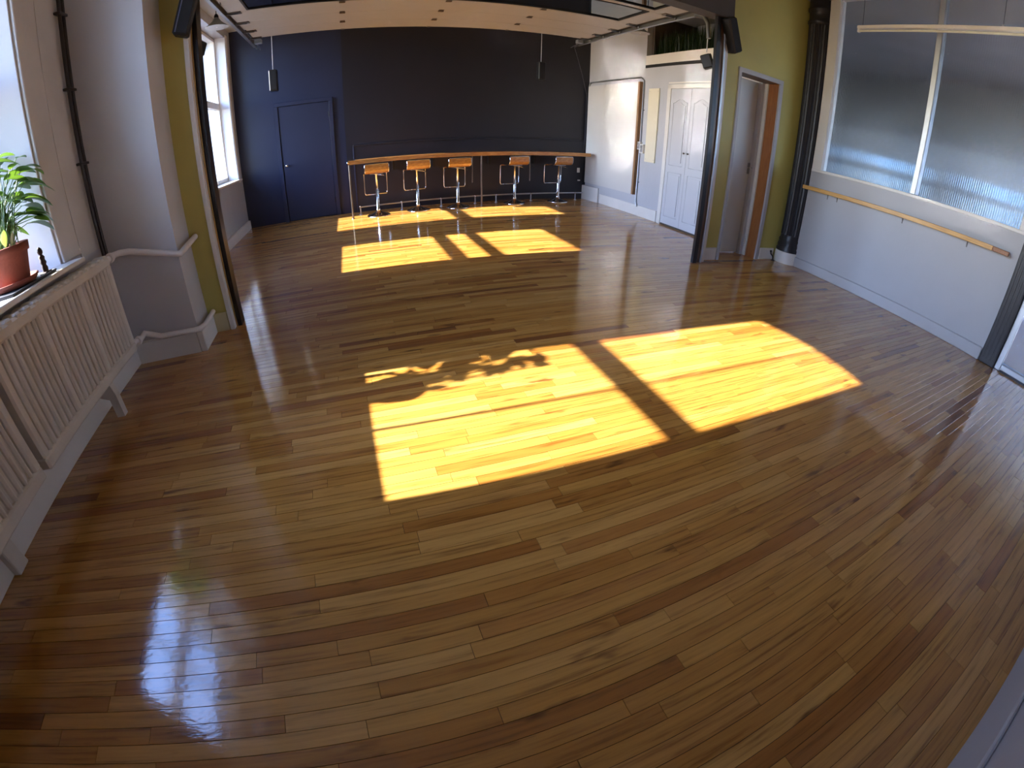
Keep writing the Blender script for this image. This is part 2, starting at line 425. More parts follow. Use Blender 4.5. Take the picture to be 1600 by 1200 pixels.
# ------------------------------------------------------------------ walls, ceiling
# left wall, main room, with a tall window opening
GX0, GX1 = -2.27, -2.17                    # depth of the sashes
def left_wall(name, xi, ya, yb, wy0, wy1, ry0, ry1, zs, ztop, label, mat, arch=0.0):
    o = S(MB().box(-2.5, ya, 0, xi, yb, zs), name, mat, label, 'wall')
    S(MB().prism([(-2.5, ya), (xi, ya), (xi, ry0), (GX0, wy0), (-2.5, wy0)], zs, CEIL), 'pier', mat, '', '', o)
    S(MB().prism([(-2.5, yb), (xi, yb), (xi, ry1), (GX0, wy1), (-2.5, wy1)], zs, CEIL), 'pier', mat, '', '', o)
    n = 12; ym = (wy0 + wy1) / 2; hw = (wy1 - wy0) / 2
    arc = [(ym - hw + 2 * hw * i / n, ztop - arch + arch * (1 - ((2 * i / n) - 1) ** 2)) for i in range(n + 1)]
    S(MB().prism_x([(wy0, CEIL)] + arc + [(wy1, CEIL)], -2.5, GX0), 'spandrel', mat, '', '', o)
    S(MB().prism_x([(ry0, CEIL), (ry0, ztop + .10), (ry1, ztop + .10), (ry1, CEIL)], GX0, xi), 'lintel', mat, '', '', o)
    return o
left_wall('wall_left', XL, YN - .2, 3.30, 1.38, 2.57, 1.24, 2.71, 0.955, 3.29, 'white plastered window wall behind the radiators', M['white'], 0.055)
left_wall('wall_left', XF, 3.62, YFAR + .15, 4.72, 6.06, 4.55, 6.2, 0.935, 3.37, 'white window wall of the room behind the overhead door', M['gloss_white'])
bpy.data.objects['wall_left.001']
# the far-room wall has two openings: the second one is cut by rebuilding its upper part
wl2 = bpy.data.objects['wall_left.001']
for ch in list(wl2.children): bpy.data.objects.remove(ch)
def pier(poly): S(MB().prism(poly, 0.935, CEIL), 'pier', M['gloss_white'], '', '', wl2)
A0, A1, B0, B1 = 4.74, 6.06, 7.09, 8.42
pier([(-2.5, 3.62), (XF, 3.62), (XF, 4.6), (GX0, A0), (-2.5, A0)])
pier([(-2.5, A1), (GX0, A1), (XF, 6.2), (XF, 6.95), (GX0, B0), (-2.5, B0)])
pier([(-2.5, YFAR + .15), (XF, YFAR + .15), (XF, 8.45), (GX0, 8.43), (-2.5, B1)])
S(MB().box(-2.5, A0, 2.90, GX0, A1, CEIL), 'lintel', M['gloss_white'], '', '', wl2)
S(MB().box(GX0, 4.6, 3.2, XF, 6.2, CEIL), 'lintel', M['gloss_white'], '', '', wl2)
S(MB().box(-2.5, B0, 3.42, GX0, B1, CEIL), 'lintel', M['gloss_white'], '', '', wl2)
S(MB().box(GX0, 6.95, 3.46, XF, 8.45, CEIL), 'lintel', M['gloss_white'], '', '', wl2)

# pier between window wall and partition
S(MB().box(-2.5, 3.31, 0, -1.33, 3.62, CEIL), 'trim_1', M['white'], 'white plaster pier standing beside the radiators', 'pier')
S(MB().box(-2.5, 3.62, 0, -1.16, 3.86, CEIL), 'wall_partition', M['yellow'], 'narrow olive yellow wall strip beside the white pier', 'wall')
wpr = S(MB().box(3.92, 4.08, 0, 4.20, 4.19, CEIL), 'wall_partition', M['yellow'], 'olive yellow wall with the tall white door', 'wall')
S(MB().box(4.20, 4.08, 2.42, 5.03, 4.19, CEIL), 'lintel', M['yellow'], '', '', wpr)
S(MB().box(5.03, 4.08, 0, 5.80, 4.45, CEIL), 'pier', M['yellow'], '', '', wpr)
hd = S(MB().box(-1.16, 3.92, 2.885, 3.92, 4.12, 3.22), 'trim_2', M['header'], 'dark brown lintel over the overhead door opening', 'lintel')
S(MB().box(-1.16, 3.94, 3.22, 3.92, 4.10, CEIL), 'wall_partition', M['yellow'], 'yellow wall above the overhead door opening', 'wall')
# far wall: navy with a raised charcoal part
S(MB().prism([(-2.5, 8.78), (5.2, 8.78), (5.2, 9.0), (-2.5, 9.0)], 0, CEIL), 'wall_far', M['navy'], 'dark navy end wall behind the bar', 'wall')
S(MB().box(-0.035, 8.745, 0, 4.83, 8.775, CEIL), 'wall_panelling', M['charcoal'], 'charcoal panelled part of the end wall over the bar', 'wall')
# right wall of the far room
wr2 = S(MB().prism([(xw(9), 9.0), (xw(4.3), 4.3), (5.4, 4.3), (5.4, 9.0)], 0, 2.70), 'wall_right', M['gloss_white'], 'glossy white wall behind the leaning board and closet', 'wall')
S(MB().prism([(xw(9), 9.0), (xw(6.85), 6.85), (6.3, 6.85), (6.3, 9.0)], 2.70, CEIL), 'pier', M['gloss_white'], '', '', wr2)
lf = S(MB().prism([(xw(6.85) + .02, 6.85), (xw(4.4) + .02, 4.4), (6.3, 4.4), (6.3, 6.85)], 2.68, 2.72), 'wall_loft', M['loft'], 'dark storage loft above the white closet', 'loft')
S(MB().box(6.2, 4.4, 2.72, 6.3, 6.85, CEIL), 'back_board', M['loft'], '', '', lf)
S(MB().box(4.95, 4.38, 2.72, 6.2, 4.43, CEIL), 'end_board', M['loft'], '', '', lf)
S(MB().box(4.95, 6.80, 2.72, 6.2, 6.85, CEIL), 'end_board', M['loft'], '', '', lf)
S(MB().prism([(xw(6.84) - .015, 6.84), (xw(4.45) - .015, 4.45), (xw(4.45) + .05, 4.45), (xw(6.84) + .05, 6.84)], 2.715, 2.88), 'trim_3', M['trimw'], 'white front board of the loft above the closet', 'trim')
S(MB().prism([(xw(6.84) - .02, 6.84), (xw(4.45) - .02, 4.45), (xw(4.45) + .03, 4.45), (xw(6.84) + .03, 6.84)], 2.665, 2.713), 'trim_4', M['seal'], 'black strip under the white loft board', 'trim')
S(MB().prism([(xw(6.2) - .012, 6.2), (xw(4.45) - .012, 4.45), (xw(4.45) + .03, 4.45), (xw(6.2) + .03, 6.2)], 2.36, 2.385), 'trim_5', M['trimw'], 'thin white moulding above the closet doors', 'trim')
S(MB().box(-2.6, YN - .2, CEIL, 6.4, 9.0, CEIL + .12), 'ceiling', M['ceiling'], 'plain off-white ceiling', 'ceiling')
S(MB().box(-2.5, YN - .15, 0, 5.75, YN, CEIL), 'wall_near', M['dimmed_white'], 'plain dimmed white wall along the near edge of the floor', 'wall')
# right wall of the main room: solid lower wall, glazed above
S(MB().box(XR, .985, 0, 5.72, 3.78, 1.335), 'wall_right', M['dimmed_white'], 'white low wall under the reeded glass', 'wall')
S(MB().box(XR, YN, 2.75, 5.72, .80, CEIL), 'wall_right', M['white'], 'white wall over the reeded glass door', 'wall')
# baseboards
def base(mb, n, label, mat='trimw'): S(mb, n, M[mat], label, 'baseboard')
base(MB().box(XL, YN, 0, -1.882, 3.29, .175, .006), 'baseboard_left', 'white baseboard under the radiators')
base(MB().box(-1.88, 3.255, 0, -1.334, 3.31, .165, .0).box(-1.33, 3.255, 0, -1.278, 3.60, .165, .006), 'baseboard_pier', 'white baseboard around the plaster pier')
base(MB().box(-1.31, 3.605, 0, -1.165, 3.625, .16, .004), 'baseboard_partition', 'cream baseboard under the narrow yellow wall strip', 'yellow_base')
base(MB().box(XF, 3.87, 0, -1.955, 8.74, .16, .006), 'baseboard_far', 'white baseboard below the far room windows')
base(MB().prism([(xw(8.1) - .02, 8.1), (xw(6.25) - .02, 6.25), (xw(6.25) + .01, 6.25), (xw(8.1) + .01, 8.1)], 0, .19), 'baseboard_right', 'white baseboard under the leaning white board')
base(MB().prism([(xw(8.74) - .09, 8.74), (xw(8.15) - .035, 8.15), (xw(8.15) + .02, 8.15), (xw(8.74) + .02, 8.74)], 0, .30), 'baseboard_corner', 'chunky white boxed baseboard at the bar end')
base(MB().box(5.472, .99, 0, XR, 3.76, .135, .008), 'baseboard_glass', 'white baseboard under the low wall with the wooden rail', 'dimmed_white')
base(MB().box(-1.88, YN, 0, 5.6, YN + .018, .205, .006), 'baseboard_near', 'dimmed white baseboard along the near wall', 'dimmed_white')
base(MB().box(3.925, 4.06, 0, 4.185, 4.082, .16, .005), 'baseboard_door', 'white baseboard left of the tall white door')
base(MB().box(5.05, 4.06, 0, 5.36, 4.082, .16, .005), 'baseboard_column', 'white baseboard between tall door and iron column')

# ------------------------------------------------------------------ windows in the left walls
def window(name, y0, y1, zs, ztop, rails, xi, sill_y, label, arch=0.0, muntin=None, blind=None, sill_x=None):
    t = thing(name, (-2.2, (y0 + y1) / 2, zs), label, 'window', None, 'structure')
    fx0, fx1 = GX0, GX1
    n = 12; ym = (y0 + y1) / 2; hw = (y1 - y0) / 2
    MB().box(fx0, y0, zs, fx1, y0 + .045, ztop - arch).box(fx0, y1 - .045, zs, fx1, y1, ztop - arch).box(fx0, y0, zs, fx1, y1, zs + .07, .004).build('window_frame', M['trimw'], t)
    arc = [(ym - hw + 2 * hw * i / n, ztop - arch + arch * (1 - ((2 * i / n) - 1) ** 2)) for i in range(n + 1)]
    inner = [(y, z - .05) for y, z in arc]
    MB().prism_x(inner + arc[::-1], fx0, fx1).build('top_rail', M['trimw'], t)
    for a, b in rails: MB().box(fx0 + .01, y0 + .02, a, fx1, y1 - .02, b, .004).build('meeting_rail', M['trimw'], t)
    if muntin: MB().box(fx0 + .03, muntin - .011, zs + .05, fx1 - .035, muntin + .011, ztop - .03).build('muntin', M['trimw'], t)
    mid = rails[0][0]
    MB().box(-2.222, y0 + .03, zs + .05, -2.218, y1 - .03, mid + .03).build('pane', M['pane'], t)
    MB().prism_x([(y0 + .03, rails[-1][1] - .03)] + [(y, z) for y, z in inner if y0 + .02 < y < y1 - .02] + [(y1 - .03, rails[-1][1] - .03)], -2.222, -2.218).build('pane', M['pane'], t)
    MB().box(GX1 - .06, sill_y[0], zs - .03, sill_x or xi + .03, sill_y[1], zs, .006).build('sill', M['trimw'], t)
    return t
w1 = window('window_1', 1.38, 2.57, .985, 3.29, [(2.045, 2.125)], XL, (1.22, 2.77), 'tall arched sash window behind the potted plant', .055, 1.93, sill_x=-1.752)
MB().box(-1.905, 2.715, .985, -1.872, 2.93, 3.5, .005).box(-1.905, 2.95, .955, -1.885, 3.28, 3.5).build('casing', M['casing'], w1)
for y0_, y1_, n_ in ((2.57, 2.71, 1), (1.38, 1.24, 1)): MB().prism([(GX1, y0_ + (y1_ - y0_) * .27), (XL + .004, y1_), (XL + .004, y1_ - .012 * (1 if y1_ > y0_ else -1)), (GX1, y0_ + (y1_ - y0_) * .27 - .012 * (1 if y1_ > y0_ else -1))], .985, 3.36).build('skylit_lining', M['skylit_white'], w1)  # thin skin added over the jambs to carry the skylit white
S(MB().box(-2.5, A0, .935, -2.03, A1, 1.0), 'sill_block', M['gloss_white'], '', '', wl2)
window('window_2', A0, A1, 1.03, 2.92, [(1.87, 1.94), (2.12, 2.18)], XF, (4.6, 6.2), 'sash window hidden behind the yellow wall strip', 0, 5.42)
w3 = window('window_3', B0, B1, .965, 3.44, [(2.22, 2.33)], XF, (6.97, 8.56), 'bright sash window beside the navy end wall', sill_x=-1.945)
MB().prism([(GX1, 8.437), (XF + .004, 8.45), (XF + .004, 8.436), (GX1, 8.421)], .965, 3.46).build('skylit_lining', M['skylit_white'], w3)  # same added skin in skylit white on the far jamb
MB().box(XF - .01, 8.452, .9, XF + .02, 8.56, 3.5, .004).build('casing', M['casing'], w3)

# ------------------------------------------------------------------ glazed partition on the right
def reeded(y0, y1, z0, z1, x, pitch=.024, amp=.0035, seg=6):
    n = int((y1 - y0) / pitch) * seg; vs = []; fs = []
    for i in range(n + 1):
        y = y0 + (y1 - y0) * i / n; a = amp * abs(math.sin(math.pi * i / seg))
        vs += [(x - .004 - a, y, z0), (x - .004 - a, y, z1), (x + .004, y, z0), (x + .004, y, z1)]
    for i in range(n):
        o = i * 4; fs += [(o, o + 1, o + 5, o + 4), (o + 2, o + 6, o + 7, o + 3), (o, o + 4, o + 6, o + 2), (o + 1, o + 3, o + 7, o + 5)]
    fs += [(0, 2, 3, 1), (n * 4, n * 4 + 1, n * 4 + 3, n * 4 + 2)]
    return MB().add(vs, fs)
w4 = thing('window_4', (5.56, 2.35, 1.335), 'reeded glass partition above the low white wall', 'window', None, 'structure')
reeded(2.355, 3.635, 1.37, 3.60, 5.56).build('pane', M['reeded'], w4)
reeded(1.07, 2.29, 1.37, 3.60, 5.56).build('pane', M['reeded'], w4)
MB().box(5.50, 2.288, 1.372, 5.60, 2.357, CEIL, .006).build('mullion', M['alu'], w4)
MB().box(5.49, 3.63, 1.34, 5.62, 3.775, CEIL, .005).build('jamb', M['trimw'], w4)
MB().box(5.49, .985, 1.34, 5.62, 1.072, CEIL, .005).build('jamb', M['trimw'], w4)
MB().box(5.485, .99, 1.335, 5.66, 3.776, 1.372, .005).build('sill', M['trimw'], w4)
d4 = thing('door_4', (5.56, .2, 0), 'reeded glass door in a pale frame at the right edge', 'door', None, 'structure')
reeded(YN + .02, .735, .08, 2.70, 5.56).build('pane', M['reeded'], d4)
MB().box(5.52, .735, 0, 5.60, .80, 2.75, .005).build('stile', M['alu'], d4)
MB().box(5.50, YN + .02, .02, 5.60, .735, .08, .006).build('bottom_rail', M['alu'], d4)
MB().box(5.52, YN + .02, 2.69, 5.60, .735, 2.75, .005).build('top_rail', M['alu'], d4)
# the room seen through it
S(MB().box(5.72, -2.2, -.06, 10.6, 6.6, -.002), 'floor', M['corr_floor'], 'floor of the room behind the reeded glass', 'floor')
cw = S(MB().box(9.6, -2.2, 0, 9.8, 6.6, 1.25), 'wall_corridor', M['brick'], 'pale wall of the room behind the reeded glass', 'wall')
S(MB().box(9.6, -2.2, 2.02, 9.8, 6.6, 2.45), 'wall_band', M['brick'], '', '', cw)
S(MB().box(9.6, -2.2, 2.45, 9.8, 6.6, CEIL), 'wall_band', M['corr_dark'], '', '', cw)
for a, b in ((-2.2, 1.85), (2.95, 4.1), (5.6, 6.6)): S(MB().box(9.6, a, 1.25, 9.8, b, 2.02), 'pier', M['brick'], '', '', cw)
for z in (1.62, 1.70): S(MB().box(9.2, 2.2, z, 9.26, 6.55, z + .035), 'pipe_run', M['corr_dark'], '', '', cw)
for nm, a, b, lab in (('window_5', 1.85, 2.95, 'blurred small window through the reeded glass, nearer the glass door'), ('added_window', 4.1, 5.6, 'added wide window glowing through the reeded glass, nearer the iron column')):  # the wide window is added to put a bluish glow in the glass
    t = thing(nm, (9.7, (a + b) / 2, 1.25), lab, 'window', None, 'structure')
    MB().box(9.65, a, 1.25, 9.72, b, 1.31).box(9.65, a, 1.97, 9.72, b, 2.02).box(9.65, a, 1.25, 9.72, a + .05, 2.02).box(9.65, b - .05, 1.25, 9.72, b, 2.02).build('window_frame', M['trimw'], t)
    MB().box(9.64, a, 1.66, 9.72, b, 1.73).build('meeting_rail', M['trimw'], t)
    MB().box(9.685, a + .04, 1.29, 9.69, b - .04, 1.98).build('pane', M['dim_pane'], t)
ew = S(MB().box(5.72, -2.3, 0, 9.8, -2.2, .9), 'wall_corridor', M['brick'], 'end wall behind the reeded glass door', 'wall')
S(MB().box(5.72, -2.3, .9, 5.9, -2.2, CEIL).box(9.5, -2.3, .9, 9.8, -2.2, CEIL).box(5.9, -2.3, 3.3, 9.5, -2.2, CEIL), 'pier', M['brick'], '', '', ew)  # unseen opening left wide so skylight brightens the room behind the glass
S(MB().box(5.81, 6.6, 0, 9.8, 6.7, CEIL).box(5.81, 4.3, 0, 5.9, 6.6, CEIL), 'wall_corridor', M['corr_dark'], 'dark end wall seen faintly through the reeded glass', 'wall')
S(MB().box(6.4, -2.2, CEIL, 9.8, 6.6, CEIL + .1), 'ceiling', M['corr_dark'], 'dark ceiling of the room behind the reeded glass', 'ceiling')
portal('window_portal', 9.85, 1.85, 2.95, 1.25, 2.02, -1); portal('window_portal', 9.85, 4.1, 5.6, 1.25, 2.02, -1)
_p = portal('window_portal', 7.8, -3.5, -1.1, .9, 2.7, 1); _p.location = (7.7, -2.35, 2.1); _p.rotation_euler = (math.pi / 2, 0, math.pi)
_p.data.size = 3.6; _p.data.size_y = 2.4

# ------------------------------------------------------------------ iron columns
c1 = thing('iron_column', (5.53, 3.935, 0), 'round black iron column on a white plinth beside the yellow wall', 'column')
MB().lathe([(.185, .0), (.185, .15), (.178, .165)], (5.53, 3.935, 0), 24).build('plinth', M['trimw'], c1)
prof = [(.178, .165), (.178, .20), (.165, .22), (.172, .25), (.160, .30), (.168, .325), (.152, .36), (.150, .40)]
col = MB(); n = 48; z0, z1 = .40, 3.28
MB().lathe(prof, (5.53, 3.935, 0), 28).build('base_ring', M['iron'], c1)
vs = []; fs = []
for zi, zz in enumerate((z0, z1)):
    for j in range(n):
        a = 2 * math.pi * j / n; r = .152 if j % 2 == 0 else .142
        vs.append((5.53 + r * math.cos(a), 3.935 + r * math.sin(a), zz))
for j in range(n): fs.append((j, (j + 1) % n, (j + 1) % n + n, j + n))
MB().add(vs, fs).build('fluted_shaft', M['iron'], c1)
MB().lathe([(.152, 3.28), (.168, 3.30), (.168, 3.33), (.150, 3.35), (.150, 3.45), (.170, 3.47), (.170, 3.50), (.155, 3.52), (.155, CEIL)], (5.53, 3.935, 0), 28).build('capital', M['iron'], c1)
c2 = thing('iron_column', (5.54, .89, 0), 'square black iron column between low wall and glass door', 'column')
MB().box(5.47, .80, 0, 5.70, .985, CEIL, .008).build('shaft', M['iron'], c2)
for k in range(4):
    MB().box(5.463, .815 + k * .043, .06, 5.472, .84 + k * .043, CEIL - .05, .003).build('flute', M['iron'], c2)
ds = thing('door_stop', (5.30, 4.0, 0), 'small dark doorstop on the floor by the column plinth', 'door stop')
MB().lathe([(.028, 0), (.028, .008), (.012, .014), (.010, .02)], (5.30, 4.0, 0), 16).build('base', M['black'], ds)
MB().tube([(5.30, 4.0, .015), (5.295, 4.01, .06), (5.27, 4.03, .09), (5.265, 4.035, .12)], .009, 8).build('arm', M['black'], ds)
MB().lathe([(.0, -.018), (.014, -.012), (.016, 0), (.014, .012), (0, .018)], (5.265, 4.035, .125), 12).build('rubber_tip', M['black'], ds)

# ------------------------------------------------------------------ doors
d1 = thing('door_1', (4.6, 4.1, 0), 'tall white door set deep in the yellow wall', 'door', None, 'structure')
MB().box(4.26, 4.37, .012, 4.955, 4.415, 2.36, .004).build('door_leaf', M['doorw'], d1)
MB().box(4.205, 4.06, 0, 4.245, 4.085, 2.36).box(4.97, 4.06, 0, 5.03, 4.085, 2.36).box(4.205, 4.06, 2.36, 5.03, 4.085, 2.415).build('casing', M['dimmed_white'], d1)
MB().box(4.20, 4.086, 0, 4.245, 4.45, 2.36).build('jamb', M['trimw'], d1)
MB().box(4.965, 4.086, 0, 5.03, 4.245, 2.36).build('jamb', M['oakjamb'], d1)['label'] = 'orange oak side jamb'
MB().box(4.945, 4.25, 0, 5.03, 4.30, 2.36, .003).box(4.955, 4.305, 0, 5.03, 4.36, 2.36, .003).build('door_stop_strip', M['trimw'], d1)
MB().box(4.20, 4.086, 2.36, 5.03, 4.30, 2.42).build('head_jamb', M['jambw'], d1)
hn = MB().box(4.86, 4.355, 1.12, 4.90, 4.372, 1.27, .003).build('handle', M['galv'], d1)
MB().tube([(4.88, 4.36, 1.21), (4.88, 4.31, 1.21), (4.875, 4.305, 1.21), (4.79, 4.30, 1.205)], .009, 10).build('lever', M['chrome'], hn)

d2 = thing('door_2', (-.75, 8.76, 0), 'navy painted door at the left of the end wall', 'door', None, 'structure')
MB().box(-1.205, 8.755, .01, -.305, 8.79, 2.13, .004).build('door_leaf', M['navy'], d2)
MB().box(-1.285, 8.735, 0, -1.215, 8.785, 2.134, .004).box(-.30, 8.735, 0, -.23, 8.785, 2.134, .004).box(-1.285, 8.735, 2.135, -.23, 8.785, 2.205, .004).build('casing', M['navy'], d2)
MB().lathe([(.0, -.035), (.020, -.03), (.026, -.015), (.022, 0), (.012, .008), (.012, .03), (.028, .034), (.028, .04)], (-1.14, 8.72, 1.05), 16, RX(-math.pi / 2)).build('knob', M['chrome'], d2)
for z in (.25, 1.85):
    MB().box(-.318, 8.74, z, -.296, 8.757, z + .10, .002).tube([(-.307, 8.742, z), (-.307, 8.742, z + .1)], .007, 8).build('hinge', M['black'], d2)

d3 = thing('door_3', (4.85, 5.6, 0), 'white panelled double closet doors in the far room', 'door', None, 'structure')
def cx(y, d=0): return xw(y) - d
def wpoly(y0, y1, d0, d1): return [(cx(y0, d0), y0), (cx(y1, d0), y1), (cx(y1, d1), y1), (cx(y0, d1), y0)]
for (a, b, kn) in ((5.635, 6.11, 5.68), (5.155, 5.63, 5.585)):
    lf_ = MB().prism(wpoly(a, b, -.01, .022), .03, 2.27).build('door_leaf', M['closet'], d3)
    for (z0, z1, arched) in ((1.02, 2.10, True), (.16, .90, False)):
        m = MB(); ya, yb = a + .075, b - .075; pts = [(ya, z0), (yb, z0)]
        if arched:
            for i in range(11):
                u = i / 10; y = yb + (ya - yb) * u; pts.append((y, z1 - .06 + .06 * (0.5 - 0.5 * math.cos(2 * math.pi * u))))
        else: pts += [(yb, z1), (ya, z1)]
        # raised moulding line round the panel and the panel field
        loop = [(cx(y, .024), y, z) for y, z in pts]
        MB().tube(loop, .0065, 6, closed=True).build('moulding', M['closet'], lf_)
        ym, zm = (ya + yb) / 2, (z0 + z1) / 2
        fld = [(ym + (y - ym) * .80, zm + (z - zm) * .90) for y, z in pts]
        x0 = cx(ym, .020); MB().prism_x(fld, x0 - .010, x0 + .006).build('raised_panel', M['closet'], lf_)
    MB().lathe([(.006, 0), (.006, .014), (.014, .02), (.014, .028), (.0, .034)], (cx(kn, .022), kn, 1.24), 14, RY(-math.pi / 2)).build('knob', M['steel'], lf_)
MB().prism(wpoly(6.115, 6.20, 0, .03), 0, 2.34).prism(wpoly(5.08, 5.15, 0, .03), 0, 2.34).prism(wpoly(5.08, 6.20, 0, .03), 2.275, 2.345).build('casing', M['trimw'], d3)
MB().prism(wpoly(5.15, 6.115, 0, .01), 0, .028).build('threshold', M['header'], d3)

# ------------------------------------------------------------------ overhead door with its tracks
DZ = 2.985                                  # underside of the open door
od = thing('overhead_door', (1.23, 6.86, DZ), 'open beige sectional overhead door hanging under the ceiling', 'garage door')
X0, X1 = -1.22, 3.67
secs = [(6.425, 6.862), (5.962, 6.42), (5.50, 5.957)]
for a, b in secs: MB().box(X0, a, DZ, X1, b, DZ + .045, .003).build('door_section', M['beige'], od)
for a, b in ((4.72, 5.495), (4.12, 4.715)):
    sct = MB().box(X0, b - .05, DZ, X1, b, DZ + .045, .003).box(X0, a, DZ, X1, a + .05, DZ + .045, .003).box(X0, a + .05, DZ, X0 + .19, b - .05, DZ + .045, .003).box(X1 - .29, a + .05, DZ, X1, b - .05, DZ + .045, .003).build('door_section', M['beige'], od)
    xa, xb, ya, yb = X0 + .19, X1 - .29, a + .05, b - .05
    MB().box(xa, ya, DZ - .008, xb, ya + .022, DZ + .02).box(xa, yb - .022, DZ - .008, xb, yb, DZ + .02).box(xa, ya + .022, DZ - .008, xa + .022, yb - .022, DZ + .02).box(xb - .022, ya + .022, DZ - .008, xb, yb - .022, DZ + .02).build('glazing_seal', M['seal'], sct)
    MB().box(xa + .022, ya + .022, DZ + .006, xb - .022, yb - .022, DZ + .012).build('pane', M['tint'], sct)
for y in (6.42, 5.96, 5.497):
    for x in (0.0, 1.19, 2.35):
        h_ = MB().obox((x, y, DZ - .003), (.062, .105, .005)).build('hinge', M['steel'], od)
        MB().tube([(x - .034, y, DZ - .009), (x + .034, y, DZ - .009)], .008, 8).build('hinge_pin', M['steel'], h_)
for x in (0.0, 1.19, 2.35): MB().obox((x, 6.85, DZ - .003), (.05, .03, .006)).build('end_clip', M['steel'], od)
for sx, x in ((-1, X0), (1, X1)):
    for y in (6.83, 6.42, 5.96, 5.497, 4.72):
        rl = MB().obox((x - sx * .05, y, DZ - .006), (.14, .085, .010)).build('roller_bracket', M['steel'], od)
        MB().tube([(x - sx * .09, y, DZ - .018), (x + sx * .05, y, DZ - .018)], .007, 8).lathe([(.0, -.012), (.024, -.012), (.024, .012), (0, .012)], (x + sx * .052, y, DZ - .018), 14, RY(math.pi / 2)).build('roller', M['galv'], rl)
def track(sx, x, label):
    t = thing('door_track', (x, 4.0, 0), label, 'track', 'overhead door tracks')
    # C-shaped channel, horizontal run
    def chan(y0, y1):
        m = MB(); m.box(x - .004, y0, DZ - .055, x + .004, y1, DZ + .015)
        m.box(x - sx * .034, y0, DZ - .055, x + .004 * sx, y1, DZ - .049); m.box(x - sx * .034, y0, DZ + .011, x + .004 * sx, y1, DZ + .017)
        return m
    chan(4.35, 7.22).build('rail', M['galv'], t)
    MB().box(x + sx * .006, 4.35, DZ + .02, x + sx * .036, 7.35, DZ + .026).box(x + sx * .006, 4.35, DZ - .01, x + sx * .012, 7.35, DZ + .02).build('angle_iron', M['galv'], t)
    MB().tube([(x, 4.12, DZ - .34), (x, 4.14, DZ - .16), (x, 4.21, DZ - .07), (x, 4.35, DZ - .03)], .026, 8).build('curve', M['galv'], t)
    MB().obox((x - sx * .10, 7.02, DZ - .02), (.10, .08, .06), None, .004).build('end_stop', M['alu'], t)
    MB().tube([(x - sx * .02, 7.0, DZ - .03), (x - sx * .02, 7.34, DZ - .05)], .009, 8).tube([(x - sx * .07, 7.05, DZ - .03), (x - sx * .06, 7.40, DZ - .06)], .007, 8).build('bumper_spring', M['galv'], t)
    for y in (5.4, 7.15): MB().box(x + sx * .014, y - .015, DZ + .02, x + sx * .020, y + .015, CEIL).build('hanger', M['galv'], t)
    return t
track(-1, -1.285, 'galvanised overhead door track on the window side'); track(1, 3.735, 'galvanised overhead door track on the closet side')
# door posts
p1 = thing('door_post', (-1.10, 3.72, 0), 'dark steel door post beside the narrow yellow strip', 'post')
MB().box(-1.105, 3.665, 0, -1.068, 3.78, 2.885, .003).build('track_channel', M['track'], p1)
MB().box(-1.158, 3.70, 0, -1.106, 3.86, 2.885).build('post', M['jambw'], p1)
MB().box(-1.158, 3.60, 0, -1.118, 3.70, 2.885, .004).build('white_trim', M['trimw'], p1)
MB().box(-1.117, 3.655, 0, -1.107, 3.70, 2.885, .002).build('metal_edge', M['gold'], p1)
p2 = thing('door_post', (3.76, 4.0, 0), 'dark steel door post beside the yellow wall with the door', 'post')
MB().box(3.705, 3.955, 0, 3.766, 4.0, 2.885, .003).build('track_channel', M['track'], p2)
MB().box(3.777, 3.985, 0, 3.83, 4.03, 2.885).build('post', M['jambw'], p2)
MB().box(3.832, 3.965, 0, 3.862, 4.06, 2.885, .004).build('metal_edge', M['alu'], p2)
MB().box(3.863, 3.985, 0, 3.918, 4.08, 2.885, .004).build('white_trim', M['trimw'], p2)
MB().tube([(3.80, 4.16, 2.80), (3.78, 4.18, 2.72), (3.79, 4.2, 2.5)], .006, 6).build('cable', M['cord'], p2)
rope = thing('cable', (3.66, 7.25, 2.93), 'thin grey cable slanting from track end to the wall corner', 'cable')
MB().tube([(3.68, 7.3, DZ - .03), (4.2, 8.0, 2.62), (4.70, 8.68, 2.25)], .0045, 6).tube([(4.70, 8.68, 2.25), (4.72, 8.70, 1.6), (4.705, 8.70, 1.05)], .005, 6).build('cord', M['dark_cord'], rope)

# ------------------------------------------------------------------ bar
bar = thing('bar_counter', (2.3, 8.3, 0), 'long honey wood bar counter on slim posts before the dark wall', 'bar')
MB().prism([(-.02, 8.02), (2.34, 8.115), (4.60, 8.21), (4.60, 8.62), (2.34, 8.60), (0.0, 8.56)], .965, 1.013).build('counter_top', M['honey'], bar)
MB().prism([(-.02, 8.015), (2.34, 8.11), (4.60, 8.205), (4.60, 8.235), (2.34, 8.14), (-.02, 8.045)], .945, .975).build('front_edge', M['honey'], bar)
for x, y, z1 in ((-.005, 8.045, .965), (2.34, 8.15, .965)):
    pp = MB().tube([(x, y, 0), (x, y, z1)], .0165, 12).build('post', M['steel'], bar)
    MB().lathe([(.030, 0), (.030, .006), (.018, .012)], (x, y, 0), 14).build('foot', M['steel'], pp)
MB().lathe([(.0, -.02), (.02, -.014), (.026, 0), (.02, .014), (0, .02)], (-.02, 8.03, .985), 12).build('end_cap', M['chrome'], bar)
MB().tube([(.12, 8.40, .14), (1.5, 8.44, .145), (3.2, 8.48, .15), (4.62, 8.52, .155)], .014, 10).build('foot_rail', M['alu'], bar)
